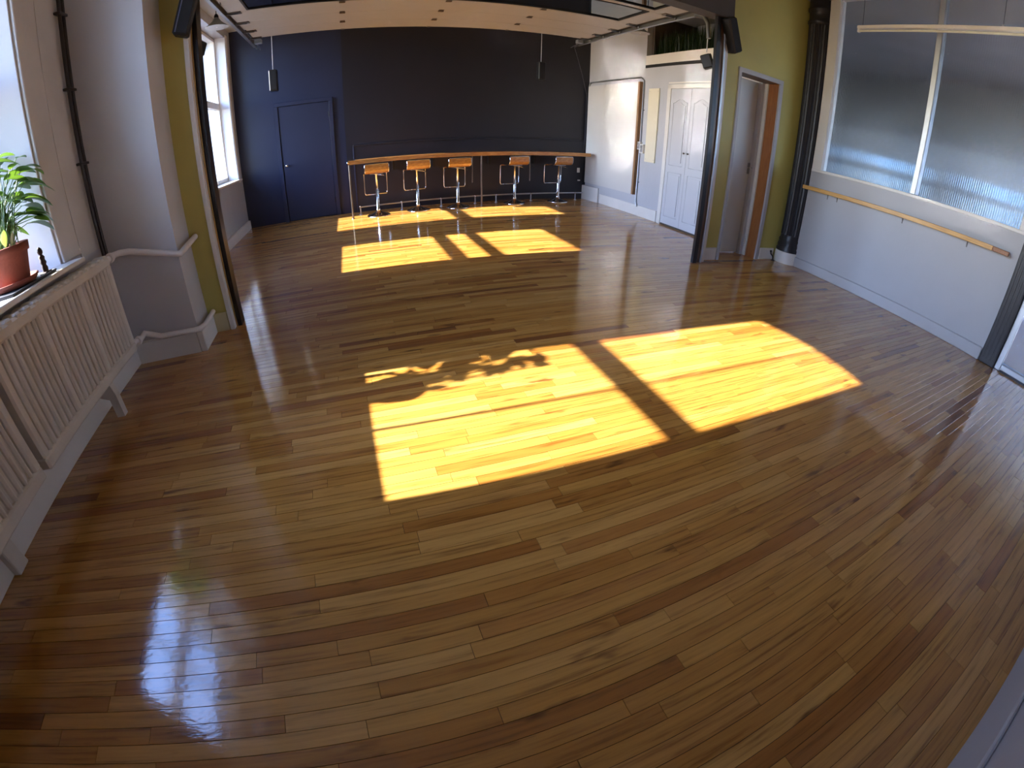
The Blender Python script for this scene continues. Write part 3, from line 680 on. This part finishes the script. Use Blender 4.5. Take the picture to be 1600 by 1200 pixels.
for x in (.14, .90, 1.64, 2.30, 2.72, 3.45, 4.45):
    y = 8.40 + (x - .12) * .0267
    rp_ = MB().tube([(x, y, 0), (x, y, .13)], .011, 8).lathe([(.03, 0), (.03, .006), (.012, .01)], (x, y, 0), 12).build('rail_post', M['alu'], bar)
    MB().lathe([(.0, -.02), (.017, -.012), (.02, 0), (.017, .012), (0, .02)], (x, y, .15), 10).build('rail_clamp', M['chrome'], rp_)
for x, y in ((2.235, 8.40), (3.39, 8.42)): MB().tube([(x, y, .42), (x, y, .965)], .010, 8).build('hanging_rod', M['steel'], bar)
for x in (.8, 1.55, 2.62, 3.55): MB().box(x - .02, 8.2, .935, x + .02, 8.60, .965).box(x - .02, 8.58, .75, x + .02, 8.70, .965).build('bracket', M['black'], bar)
wn = S(MB().box(.10, 8.715, 0, 4.72, 8.748, 1.24), 'trim_6', M['charcoal'], 'charcoal wainscot panel behind the bar', 'wainscot')
S(MB().box(.09, 8.70, 1.24, 4.73, 8.748, 1.275, .006), 'cap', M['charcoal'], '', '', wn)
S(MB().box(.085, 8.705, 0, .11, 8.75, 1.24, .004), 'end_strip', M['navy'], '', '', wn)

# bar stools: built once, copied with all parts
def make_stool():
    t = thing('bar_stool', (0, 0, 0), 'bar stool', 'bar stool', 'bar stools along the counter')
    MB().lathe([(.205, 0), (.205, .008), (.195, .014), (.15, .028), (.09, .048), (.05, .07), (.036, .085)], (0, 0, 0), 32).build('base', M['chrome'], t)
    MB().lathe([(.036, .08), (.038, .10), (.034, .12), (.029, .125), (.029, .47)], (0, 0, 0), 18).build('post', M['chrome'], t)
    MB().lathe([(.020, .47), (.020, .735), (.045, .745), (.045, .755)], (0, 0, 0), 16).build('piston', M['chrome'], t)
    lv = MB().tube([(.02, -.01, .735), (.10, -.05, .725), (.155, -.075, .705)], .006, 8).build('lever', M['chrome'], t)
    MB().tube([(.13, -.062, .714), (.165, -.08, .701)], .009, 8).build('grip', M['black'], lv)
    # bent plywood: seat with an upturned low back at -y and a slight fall at +y
    prof = [(-.185, .925), (-.190, .88), (-.185, .835), (-.165, .80), (-.13, .782), (-.07, .775), (.02, .774), (.11, .778), (.17, .770), (.195, .752)]
    th = .012; vs = []; hw = .195; n = len(prof)
    nor = []
    for i in range(n):
        a = prof[max(i - 1, 0)]; b = prof[min(i + 1, n - 1)]; d = Vector((b[0] - a[0], b[1] - a[1])).normalized(); nor.append((-d.y * th * -1, d.x * th * -1))
    for (y, z), (ny, nz) in zip(prof, nor): vs += [(-hw, y, z), (hw, y, z), (-hw, y + ny, z + nz), (hw, y + ny, z + nz)]
    fs = []
    for i in range(n - 1):
        o = i * 4; fs += [(o, o + 4, o + 5, o + 1), (o + 2, o + 3, o + 7, o + 6), (o, o + 2, o + 6, o + 4), (o + 1, o + 5, o + 7, o + 3)]
    fs += [(0, 1, 3, 2), ((n - 1) * 4, (n - 1) * 4 + 2, (n - 1) * 4 + 3, (n - 1) * 4 + 1)]
    MB().add(vs, fs, False).build('seat', M['ply'], t)
    side = []
    for sx in (-1, 1):
        side.append([(sx * (hw + .007), y, z - .004) for y, z in prof])
    loop = side[0] + [(-(hw + .007), .20, .72), (-(hw + .007), .205, .40), (-(hw - .01), .207, .365), (hw - .01, .207, .365), (hw + .007, .205, .40), (hw + .007, .20, .72)] + side[1][::-1] + [(hw - .012, -.184, .936), (-(hw - .012), -.184, .936)]
    MB().tube(loop, .0095, 8, closed=True).build('frame', M['chrome'], t)
    MB().box(-.11, -.09, .752, .11, .09, .768, .003).build('mounting_plate', M['galv'], t)
    return t
st0 = make_stool()
spots = [(.448, 8.12, 2, 'bar stool nearest the free left end of the counter'), (1.173, 8.235, 4, 'second bar stool counted from the navy door'),
         (1.90, 8.18, 3, 'middle bar stool, just left of the central counter post'), (3.03, 8.29, 9, 'fourth bar stool, first one right of the central counter post'),
         (3.965, 8.34, 10, 'bar stool nearest the leaning white board')]
for i, (x, y, a, lab) in enumerate(spots):
    o = st0 if i == 0 else copy_tree(st0)
    o.location = (x, y, 0); o.rotation_euler = (0, 0, math.radians(a)); o.scale = (1, 1, .985)
    o['label'] = 'brown ply and chrome ' + lab

# ------------------------------------------------------------------ hanging and wall speakers
def hang_speaker(x, y, z0, z1, lab):
    t = thing('hanging_speaker', (x, y, z0), lab, 'speaker', 'speakers hung on cords before the dark wall')
    MB().box(x - .065, y - .07, z0, x + .065, y + .07, z1, .01).build('cabinet', M['black'], t)
    MB().box(x - .055, y - .078, z0 + .02, x + .055, y - .069, z1 - .02, .003).build('grille', M['speaker'], t)
    MB().tube([(x, y, z1), (x + .004, y, (z1 + CEIL) / 2), (x, y, CEIL)], .006, 8).build('cord', M['cord'], t)
    MB().lathe([(.0, CEIL - .04), (.03, CEIL - .03), (.04, CEIL)], (x, y, 0), 14).build('ceiling_rose', M['cord'], t)
hang_speaker(-1.14, 8.0, 2.34, 2.69, 'black speaker hung on a white cord above the navy door')
hang_speaker(3.39, 8.0, 2.375, 2.71, 'black speaker hung on a cord above the right half of the bar')
def wall_speaker(c, size, rot, lab, wall):
    t = thing('wall_speaker', c, lab, 'speaker', 'wall speakers around the door opening')
    R_ = rot; c = Vector(c)
    MB().obox(c, size, R_, .012).build('cabinet', M['black'], t)
    MB().obox(c + R_ @ Vector((0, -size[1] / 2 - .004, 0)), (size[0] * .86, .012, size[2] * .94), R_, .003).build('grille', M['speaker'], t)
    MB().obox(c + R_ @ Vector((-size[0] * .30, -size[1] / 2 - .011, 0)), (.008, .004, size[2] * .94), R_).build('side_stripe', M['stripe'], t) if wall == 'L' else None
    MB().tube([c + R_ @ Vector((0, size[1] / 2, 0)), Vector((c.x, c.y + .12 if wall != 'S' else c.y + .05, c.z))], .012, 8).build('wall_bracket', M['black'], t)
wall_speaker((-1.07, 3.50, 2.53), (.11, .13, .50), RY(math.radians(17)) @ RZ(math.radians(12)), 'black speaker with pale stripe on the narrow yellow strip', 'L')
wall_speaker((3.90, 3.93, 2.705), (.12, .13, .40), RY(math.radians(-25)) @ RX(math.radians(6)), 'black speaker tilted on the yellow wall by the door', 'R')
wall_speaker((3.88, 4.28, 2.41), (.11, .12, .17), RZ(math.radians(40)) @ RX(math.radians(-20)), 'small black speaker inside the door opening, closet side', 'S')
wall_speaker((-1.25, 4.28, 2.365), (.10, .11, .13), RZ(math.radians(-40)) @ RX(math.radians(-20)), 'small black speaker inside the door opening, window side', 'S')

# ------------------------------------------------------------------ pendant lamps
def pendant(x, y, z, lab, k=.78):
    t = thing('pendant_lamp', (x, y, z), lab, 'lamp', 'white pendant lamps in the far room')
    prof = [(r * k, h * k) for r, h in [(.175, 0), (.165, .012), (.12, .045), (.075, .085), (.045, .125), (.032, .15)]]
    sh = MB().lathe(prof, (x, y, z), 28); sh.build('shade', M['shade_top'], t)
    MB().lathe([(r - .004, h + .001) for r, h in prof][::-1], (x, y, z), 28).build('shade_lining', M['shade'], t)
    MB().lathe([(r * k, h * k) for r, h in [(.033, .145), (.035, .17), (.022, .20), (.010, .21)]], (x, y, z), 16).build('socket', M['black'], t)
    MB().tube([(x, y, z + .205 * k), (x, y, CEIL)], .005, 8).build('cord', M['dark_cord'], t)
    MB().lathe([(r * k, h * k) for r, h in [(.0, -.005), (.025, .005), (.034, .03), (.028, .06), (.015, .09), (.014, .12)]], (x, y, z), 16).build('bulb', M['bulb'], t)
pendant(-1.455, 5.8, 2.935, 'white pendant lamp in front of the bright sash window')
pendant(3.965, 5.8, 2.97, 'white pendant lamp before the wall above the closet')

# ------------------------------------------------------------------ right wall of the far room: board, conduit, boxes
wb = thing('leaning_board', (4.78, 7.8, .36), 'large glossy white board with raw wood edge on the right wall', 'board')
MB().prism(wpoly(6.96, 8.66, .005, .065), .37, 2.42).build('face', M['board'], wb)
MB().prism(wpoly(6.905, 6.958, .005, .066), .37, 2.42).build('wood_edge', M['edge'], wb)
cd = thing('conduit', (4.8, 7.6, 1.3), 'grey white conduit bent round the glossy white board', 'conduit')
MB().tube([(cx(8.70, .02), 8.70, 1.2), (cx(8.70, .02), 8.70, 2.45), (cx(8.66, .02), 8.66, 2.50), (cx(6.95, .02), 6.95, 2.50), (cx(6.86, .02), 6.86, 2.44), (cx(6.86, .02), 6.86, .25), (cx(6.80, .03), 6.80, .17)], .014, 10).build('pipe', M['alu'], cd)
for z in (.6, 1.9): MB().prism(wpoly(6.825, 6.895, 0, .012), z, z + .02).build('clip', M['galv'], cd)
for (y, z, w, h, lab) in ((6.855, 1.27, .08, .14, 'white switch box on the conduit beside the board'), (6.77, 1.22, .09, .16, 'pale switch box nearest the cream panel')):
    t = thing('switch_box', (cx(y), y, z), lab, 'switch', 'switch boxes beside the board')
    MB().prism(wpoly(y - w / 2, y + w / 2, 0, .05), z - h / 2, z + h / 2).build('box', M['boxw'], t)
    MB().prism(wpoly(y - w * .36, y + w * .36, .05, .056), z - h * .4, z + h * .4).build('cover_plate', M['alu'], t)
    MB().prism(wpoly(y - .008, y + .008, .056, .066), z - .012, z + .014).build('toggle', M['boxw'], t)
cpn = thing('cream_panel', (4.84, 6.55, 1.0), 'flat cream board fixed between conduit and closet', 'board')
MB().prism(wpoly(6.42, 6.70, .003, .024), 1.0, 2.29).build('panel', M['cream'], cpn)
for z in (1.05, 2.24):
    for y in (6.45, 6.67): MB().lathe([(.006, 0), (.005, .003), (0, .004)], (cx(y, .022), y, z), 8, RY(-math.pi / 2)).build('screw', M['galv'], cpn)
for k, (x, z, lab) in enumerate(((4.60, .62, 'small white socket low on the dark wall by the bar end'), (4.62, .40, 'tiny white hook under the socket at the bar end'))):
    t = thing('wall_socket' if k == 0 else 'wall_hook', (x, 8.70, z), lab, 'socket' if k == 0 else 'hook')
    if k == 0:
        MB().box(x - .03, 8.70, z - .05, x + .03, 8.715, z + .05, .003).build('plate', M['boxw'], t); MB().box(x - .016, 8.695, z - .03, x + .016, 8.70, z + .03, .002).build('outlet', M['boxw'], t)
    else:
        MB().box(x - .03, 8.70, z - .012, x + .03, 8.715, z + .012, .003).build('plate', M['boxw'], t); MB().tube([(x, 8.705, z), (x, 8.67, z), (x, 8.66, z + .015)], .005, 6).build('peg', M['boxw'], t)

# turf on the loft
tf = MB(); rg = random.Random(3)
for i in range(2400):
    y = rg.uniform(4.6, 6.78); x = xw(y) + rg.uniform(.12, .55); h = rg.uniform(.36, .66); a = rg.uniform(0, 6.28); w = .008
    dx, dy = math.cos(a) * w, math.sin(a) * w; lx, ly = rg.uniform(-.06, .06), rg.uniform(-.06, .06)
    tf.add([(x - dx, y - dy, 2.725), (x + dx, y + dy, 2.725), (x + lx * .4 - dx * .7, y + ly * .4 - dy * .7, 2.725 + h * .6), (x + lx * .4 + dx * .7, y + ly * .4 + dy * .7, 2.725 + h * .6), (x + lx, y + ly, 2.725 + h)], [(0, 1, 3, 2), (2, 3, 4)])
tag(tf.build('artificial_grass', M['turf']), 'dark green artificial grass standing in the loft above the closet', 'grass', None, 'stuff')

# ------------------------------------------------------------------ wooden rail and light batten by the reeded glass
br = thing('wooden_rail', (5.44, 2.4, 1.08), 'long pale wooden rail on the low wall under the glass', 'rail')
MB().box(5.385, 1.25, 1.085, 5.43, 3.80, 1.135, .004).build('rail', M['barre'], br)
MB().box(5.387, 1.075, 1.087, 5.43, 1.248, 1.133, .004).build('rail_end', M['oakjamb'], br)['label'] = 'darker brown end piece'
for y in (3.45, 3.30, 2.36, 1.55):
    MB().tube([(5.43, y, 1.11), (5.495, y, 1.09), (5.495, y, 1.02)], .007, 8).build('bracket', M['galv'], br)
tb = thing('light_batten', (5.28, 2.3, 3.12), 'long white fluorescent batten hung before the reeded glass', 'lamp')
MB().box(5.25, 1.25, 3.145, 5.31, 3.22, 3.185, .006).build('body', M['shade'], tb)
MB().tube([(5.28, 1.29, 3.122), (5.28, 3.19, 3.122)], .013, 12).build('tube', M['tube'], tb)
for y in (1.27, 3.205): MB().box(5.262, y - .015, 3.105, 5.298, y + .015, 3.146, .003).build('end_cap', M['boxw'], tb)
for y in (1.6, 3.16): MB().tube([(5.28, y, 3.185), (5.28, y, CEIL)], .003, 6).build('wire', M['dark_cord'], tb)
MB().box(5.262, 1.585, 3.185, 5.298, 1.615, 3.205, .003).build('clip', M['chrome'], tb)

# ------------------------------------------------------------------ radiators
def radiator(y0, y1, lab, foot_y):
    t = thing('radiator', (-1.74, (y0 + y1) / 2, .22), lab, 'radiator', 'cast iron radiators under the arched window')
    xf, xb = -1.695, -1.80; Z0, Z1 = .235, .93
    MB().box(xb, y0, Z1 - .075, xf, y1, Z1 - .01, .012).build('top_header', M['radiator'], t)
    MB().box(xb, y0, Z0, xf, y1, Z0 + .07, .012).build('bottom_header', M['radiator'], t)
    MB().box(xb - .005, y0 + .01, Z0 + .03, xb + .078, y1 - .01, Z1 - .03).build('back_plate', M['radiator'], t)
    L = y1 - y0; y = y1; wide, rib, gap = .058, .024, .022; k = 0
    ys = [];
    ngroup = 3; unit = L / ngroup
    mw = MB().obox((0, 0, 0), (.10, wide, Z1 - Z0 - .12), None, .012).mesh('column'); mw.materials.append(M['radiator'])
    mr = MB().obox((0, 0, 0), (.095, rib, Z1 - Z0 - .12), None, .009).mesh('rib'); mr.materials.append(M['radiator'])
    mt = MB().obox((0, 0, 0), (.10, .052, .03), None, .01).mesh('top_boss'); mt.materials.append(M['radiator'])
    def put(nm, me, x, yy, z):
        o = bpy.data.objects.new(nm, me); COL.objects.link(o); o.parent = t
        o.location = Vector((x, yy, z)) - t.location
    zc = (Z0 + Z1) / 2
    for g in range(ngroup + 1):
        yy = min(max(y0 + g * unit, y0 + wide / 2), y1 - wide / 2); put('column', mw, (xf + xb) / 2 + .002, yy, zc)
    nr = 7
    for g in range(ngroup):
        a = y0 + g * unit + wide * (.5 if g else 1); b = y0 + (g + 1) * unit - wide * (.5 if g < ngroup - 1 else 1)
        for i in range(nr):
            put('rib', mr, (xf + xb) / 2, a + (b - a) * (i + .5) / nr + 0, zc)
    nb = 16
    for i in range(nb): put('top_boss', mt, (xf + xb) / 2, y0 + L * (i + .5) / nb, Z1 - .012)
    for fy in foot_y: MB().prism_y([(-1.86, .25), (-1.72, .25), (-1.70, .16), (-1.70, .0), (-1.76, 0), (-1.76, .13), (-1.86, .17)], fy - .025, fy + .025).build('foot', M['radiator'], t)
radiator(1.66, 2.965, 'cream slotted radiator nearer the plaster pier', (2.50,))
radiator(.30, 1.615, 'cream slotted radiator nearer the camera', ())
MB().box(-1.882, 1.23, 0, -1.835, 1.32, .215, .006).build('foot', M['radiator'], bpy.data.objects['radiator.001'])
radiator(-.48, .255, 'cream slotted radiator cut off by the near corner', (0.0,))
pp = thing('heating_pipe', (-1.80, 3.2, .9), 'white painted pipe sloping across the pier above the radiator', 'pipe', 'white heating pipes on the pier')
MB().tube([(-1.745, 2.94, .875), (-1.745, 3.10, .895), (-1.73, 3.18, .89), (-1.68, 3.245, .875), (-1.36, 3.27, .785), (-1.30, 3.275, .77), (-1.275, 3.31, .79), (-1.275, 3.61, .82)], .022, 12).build('pipe', M['pipe'], pp)
MB().lathe([(.033, -.02), (.036, 0), (.033, .02)], (-1.745, 3.06, .89), 14, RX(math.pi / 2)).build('union', M['pipe'], pp)
pq = thing('heating_pipe', (-1.75, 3.2, .2), 'white painted pipe along the pier baseboard', 'pipe', 'white heating pipes on the pier')
MB().tube([(-1.74, 2.94, .27), (-1.74, 3.05, .27), (-1.735, 3.10, .25), (-1.72, 3.18, .27), (-1.69, 3.225, .235), (-1.62, 3.24, .20), (-1.34, 3.255, .187), (-1.29, 3.27, .187), (-1.27, 3.33, .187), (-1.27, 3.60, .19)], .020, 12).build('pipe', M['pipe'], pq)
MB().lathe([(.030, -.018), (.033, 0), (.030, .018)], (-1.735, 3.08, .26), 14, RX(math.pi / 2)).build('elbow', M['pipe'], pq)
rs = thing('riser_pipe', (-1.86, 3.25, .9), 'dark riser pipes in the corner beside the window casing', 'pipe')
MB().tube([(-1.85, 3.17, .90), (-1.85, 3.17, 3.5), (-1.85, 3.17, CEIL)], .013, 10).build('pipe', M['riser'], rs)
MB().tube([(-1.855, 3.225, .86), (-1.855, 3.225, 3.5), (-1.855, 3.225, CEIL)], .013, 10).build('pipe', M['riser'], rs)
for z in (1.55, 2.05, 2.55): MB().obox((-1.86, 3.20, z), (.05, .10, .018), None, .003).build('pipe_clip', M['riser'], rs)

# ------------------------------------------------------------------ plant on the sill
SZ = .985
tray = thing('slate_tray', (-1.93, 2.30, SZ), 'dark grey flat tray under the potted plant', 'tray')
MB().prism([(-2.10, 2.04), (-1.79, 2.06), (-1.80, 2.50), (-2.09, 2.50)], SZ, SZ + .009).build('slab', M['slate'], tray)
MB().tube([(-2.10, 2.04, SZ + .010), (-1.79, 2.06, SZ + .010), (-1.80, 2.50, SZ + .010), (-2.09, 2.50, SZ + .010)], .005, 6, closed=True).build('rim', M['slate'], tray)
PX, PY, PZ = -1.945, 2.285, SZ + .010
pl = thing('potted_plant', (PX, PY, PZ), 'leafy peace lily in a terracotta pot on the window sill', 'plant')
MB().lathe([(.0, .0), (.10, .0), (.128, .006), (.150, .036), (.145, .038), (.122, .012), (0, .012)], (PX, PY, PZ), 32).build('saucer', M['terracotta'], pl)
MB().lathe([(.0, .013), (.092, .013), (.100, .03), (.128, .165), (.140, .170), (.146, .215), (.137, .217), (.130, .175), (.0, .172)], (PX, PY, PZ), 36).build('pot', M['terracotta'], pl)
MB().lathe([(.0, .190), (.07, .186), (.131, .178)], (PX, PY, PZ), 24).build('soil', M['soil'], pl)
rl = random.Random(5)
def leaf_mesh(L, w, droop, fold=.25):
    n = 8; vs = []; fs = []
    for i in range(n + 1):
        u = i / n; x = L * u; z = L * (.10 * u - droop * u * u); hw = w * (math.sin(math.pi * min(1, u * .97 + .03)) ** .75) * (1 - .25 * u)
        vs += [(x, -hw, z + hw * fold), (x, 0, z), (x, hw, z + hw * fold)]
    for i in range(n):
        o = i * 3; fs += [(o, o + 3, o + 4, o + 1), (o + 1, o + 4, o + 5, o + 2)]
    m = MB().add(vs, fs, True).mesh('leaf'); m.materials.append(M['leaf']); return m
LM = [leaf_mesh(.15, .042, .28), leaf_mesh(.17, .048, .42), leaf_mesh(.13, .038, .12), leaf_mesh(.16, .044, .6), leaf_mesh(.11, .036, .22)]
stems = MB()
for i in range(58):
    a = rl.uniform(0, 2 * math.pi); tier = rl.random()
    top = Vector((PX, PY, PZ + .19)) + Vector((math.cos(a) * (.05 + .17 * rl.random()), math.sin(a) * (.05 + .09 * rl.random()) + .10, .10 + .36 * tier))
    if top.x < -2.12: top.x = -2.12
    b = Vector((PX + rl.uniform(-.07, .07), PY + rl.uniform(-.07, .07), PZ + .18))
    mid = b.lerp(top, .55) + Vector((0, 0, .05))
    stems.tube([b, mid, top], [.0035, .003, .002], 5)
    o = bpy.data.objects.new('leaf', rl.choice(LM)); COL.objects.link(o); o.parent = pl
    o.location = top - pl.location; yaw = a + rl.uniform(-.7, .7)
    if top.x < -2.0 and math.cos(yaw) < 0: yaw = math.pi - yaw
    if math.sin(yaw) < -.35: yaw = -yaw
    o.rotation_euler = (rl.uniform(-.35, .35), -(.05 + .5 * tier - .55 * rl.random()), yaw); s_ = rl.uniform(.8, 1.15); o.scale = (s_, s_, s_)
for (dx, dy, dz, yaw, pit) in ((.02, .20, .24, 1.5, -.1), (.06, .25, .10, 1.2, .15), (.0, .28, .30, 1.6, -.2), (.05, .22, .36, 1.35, -.3), (.1, .18, .17, .9, .3), (.03, .30, .20, 1.45, .1)):
    o = bpy.data.objects.new('leaf', LM[1]); COL.objects.link(o); o.parent = pl; o.location = (dx, dy * .75, .19 + dz); o.rotation_euler = (0, pit, yaw); o.scale = (1.1,) * 3
    stems.tube([(PX, PY + .03, PZ + .18), (PX + dx * .6, PY + dy * .4, PZ + .19 + dz * .8), (PX + dx, PY + dy * .75, PZ + .19 + dz)], [.0035, .003, .002], 5)
so = stems.build('stem', M['stem'], pl, 'stuff')
for (dx, dy, dz, yaw) in ((.06, .02, .20, .4), (.04, .10, .24, 1.2), (.08, -.06, .22, -.3)):
    me = leaf_mesh(.085, .026, -.2, .6); me.materials.clear(); me.materials.append(M['spathe'])
    o = bpy.data.objects.new('flower', me); COL.objects.link(o); o.parent = pl; o.location = (dx, dy, dz); o.rotation_euler = (0, -1.0, yaw); o['label'] = 'white spathe flower'
    MB().tube([(PX + dx * .4, PY + dy * .4, PZ + .18), (PX + dx, PY + dy, PZ + dz)], .003, 6).build('flower_stalk', M['stem'], pl)
fg = thing('carved_figure', (-1.85, 2.47, SZ), 'small dark carved wooden figure on the sill beside the plant', 'ornament')
MB().box(-1.875, 2.435, SZ, -1.825, 2.505, SZ + .018, .004).build('base', M['carved'], fg)
MB().lathe([(.016, .018), (.020, .04), (.014, .055), (.021, .07), (.015, .085), (.019, .10), (.012, .112)], (-1.85, 2.470, SZ), 12, RX(.0)).build('body', M['carved'], fg)
MB().lathe([(.006, .110), (.015, .122), (.017, .135), (.013, .148), (.004, .158)], (-1.85, 2.470, SZ), 12).build('head', M['carved'], fg)
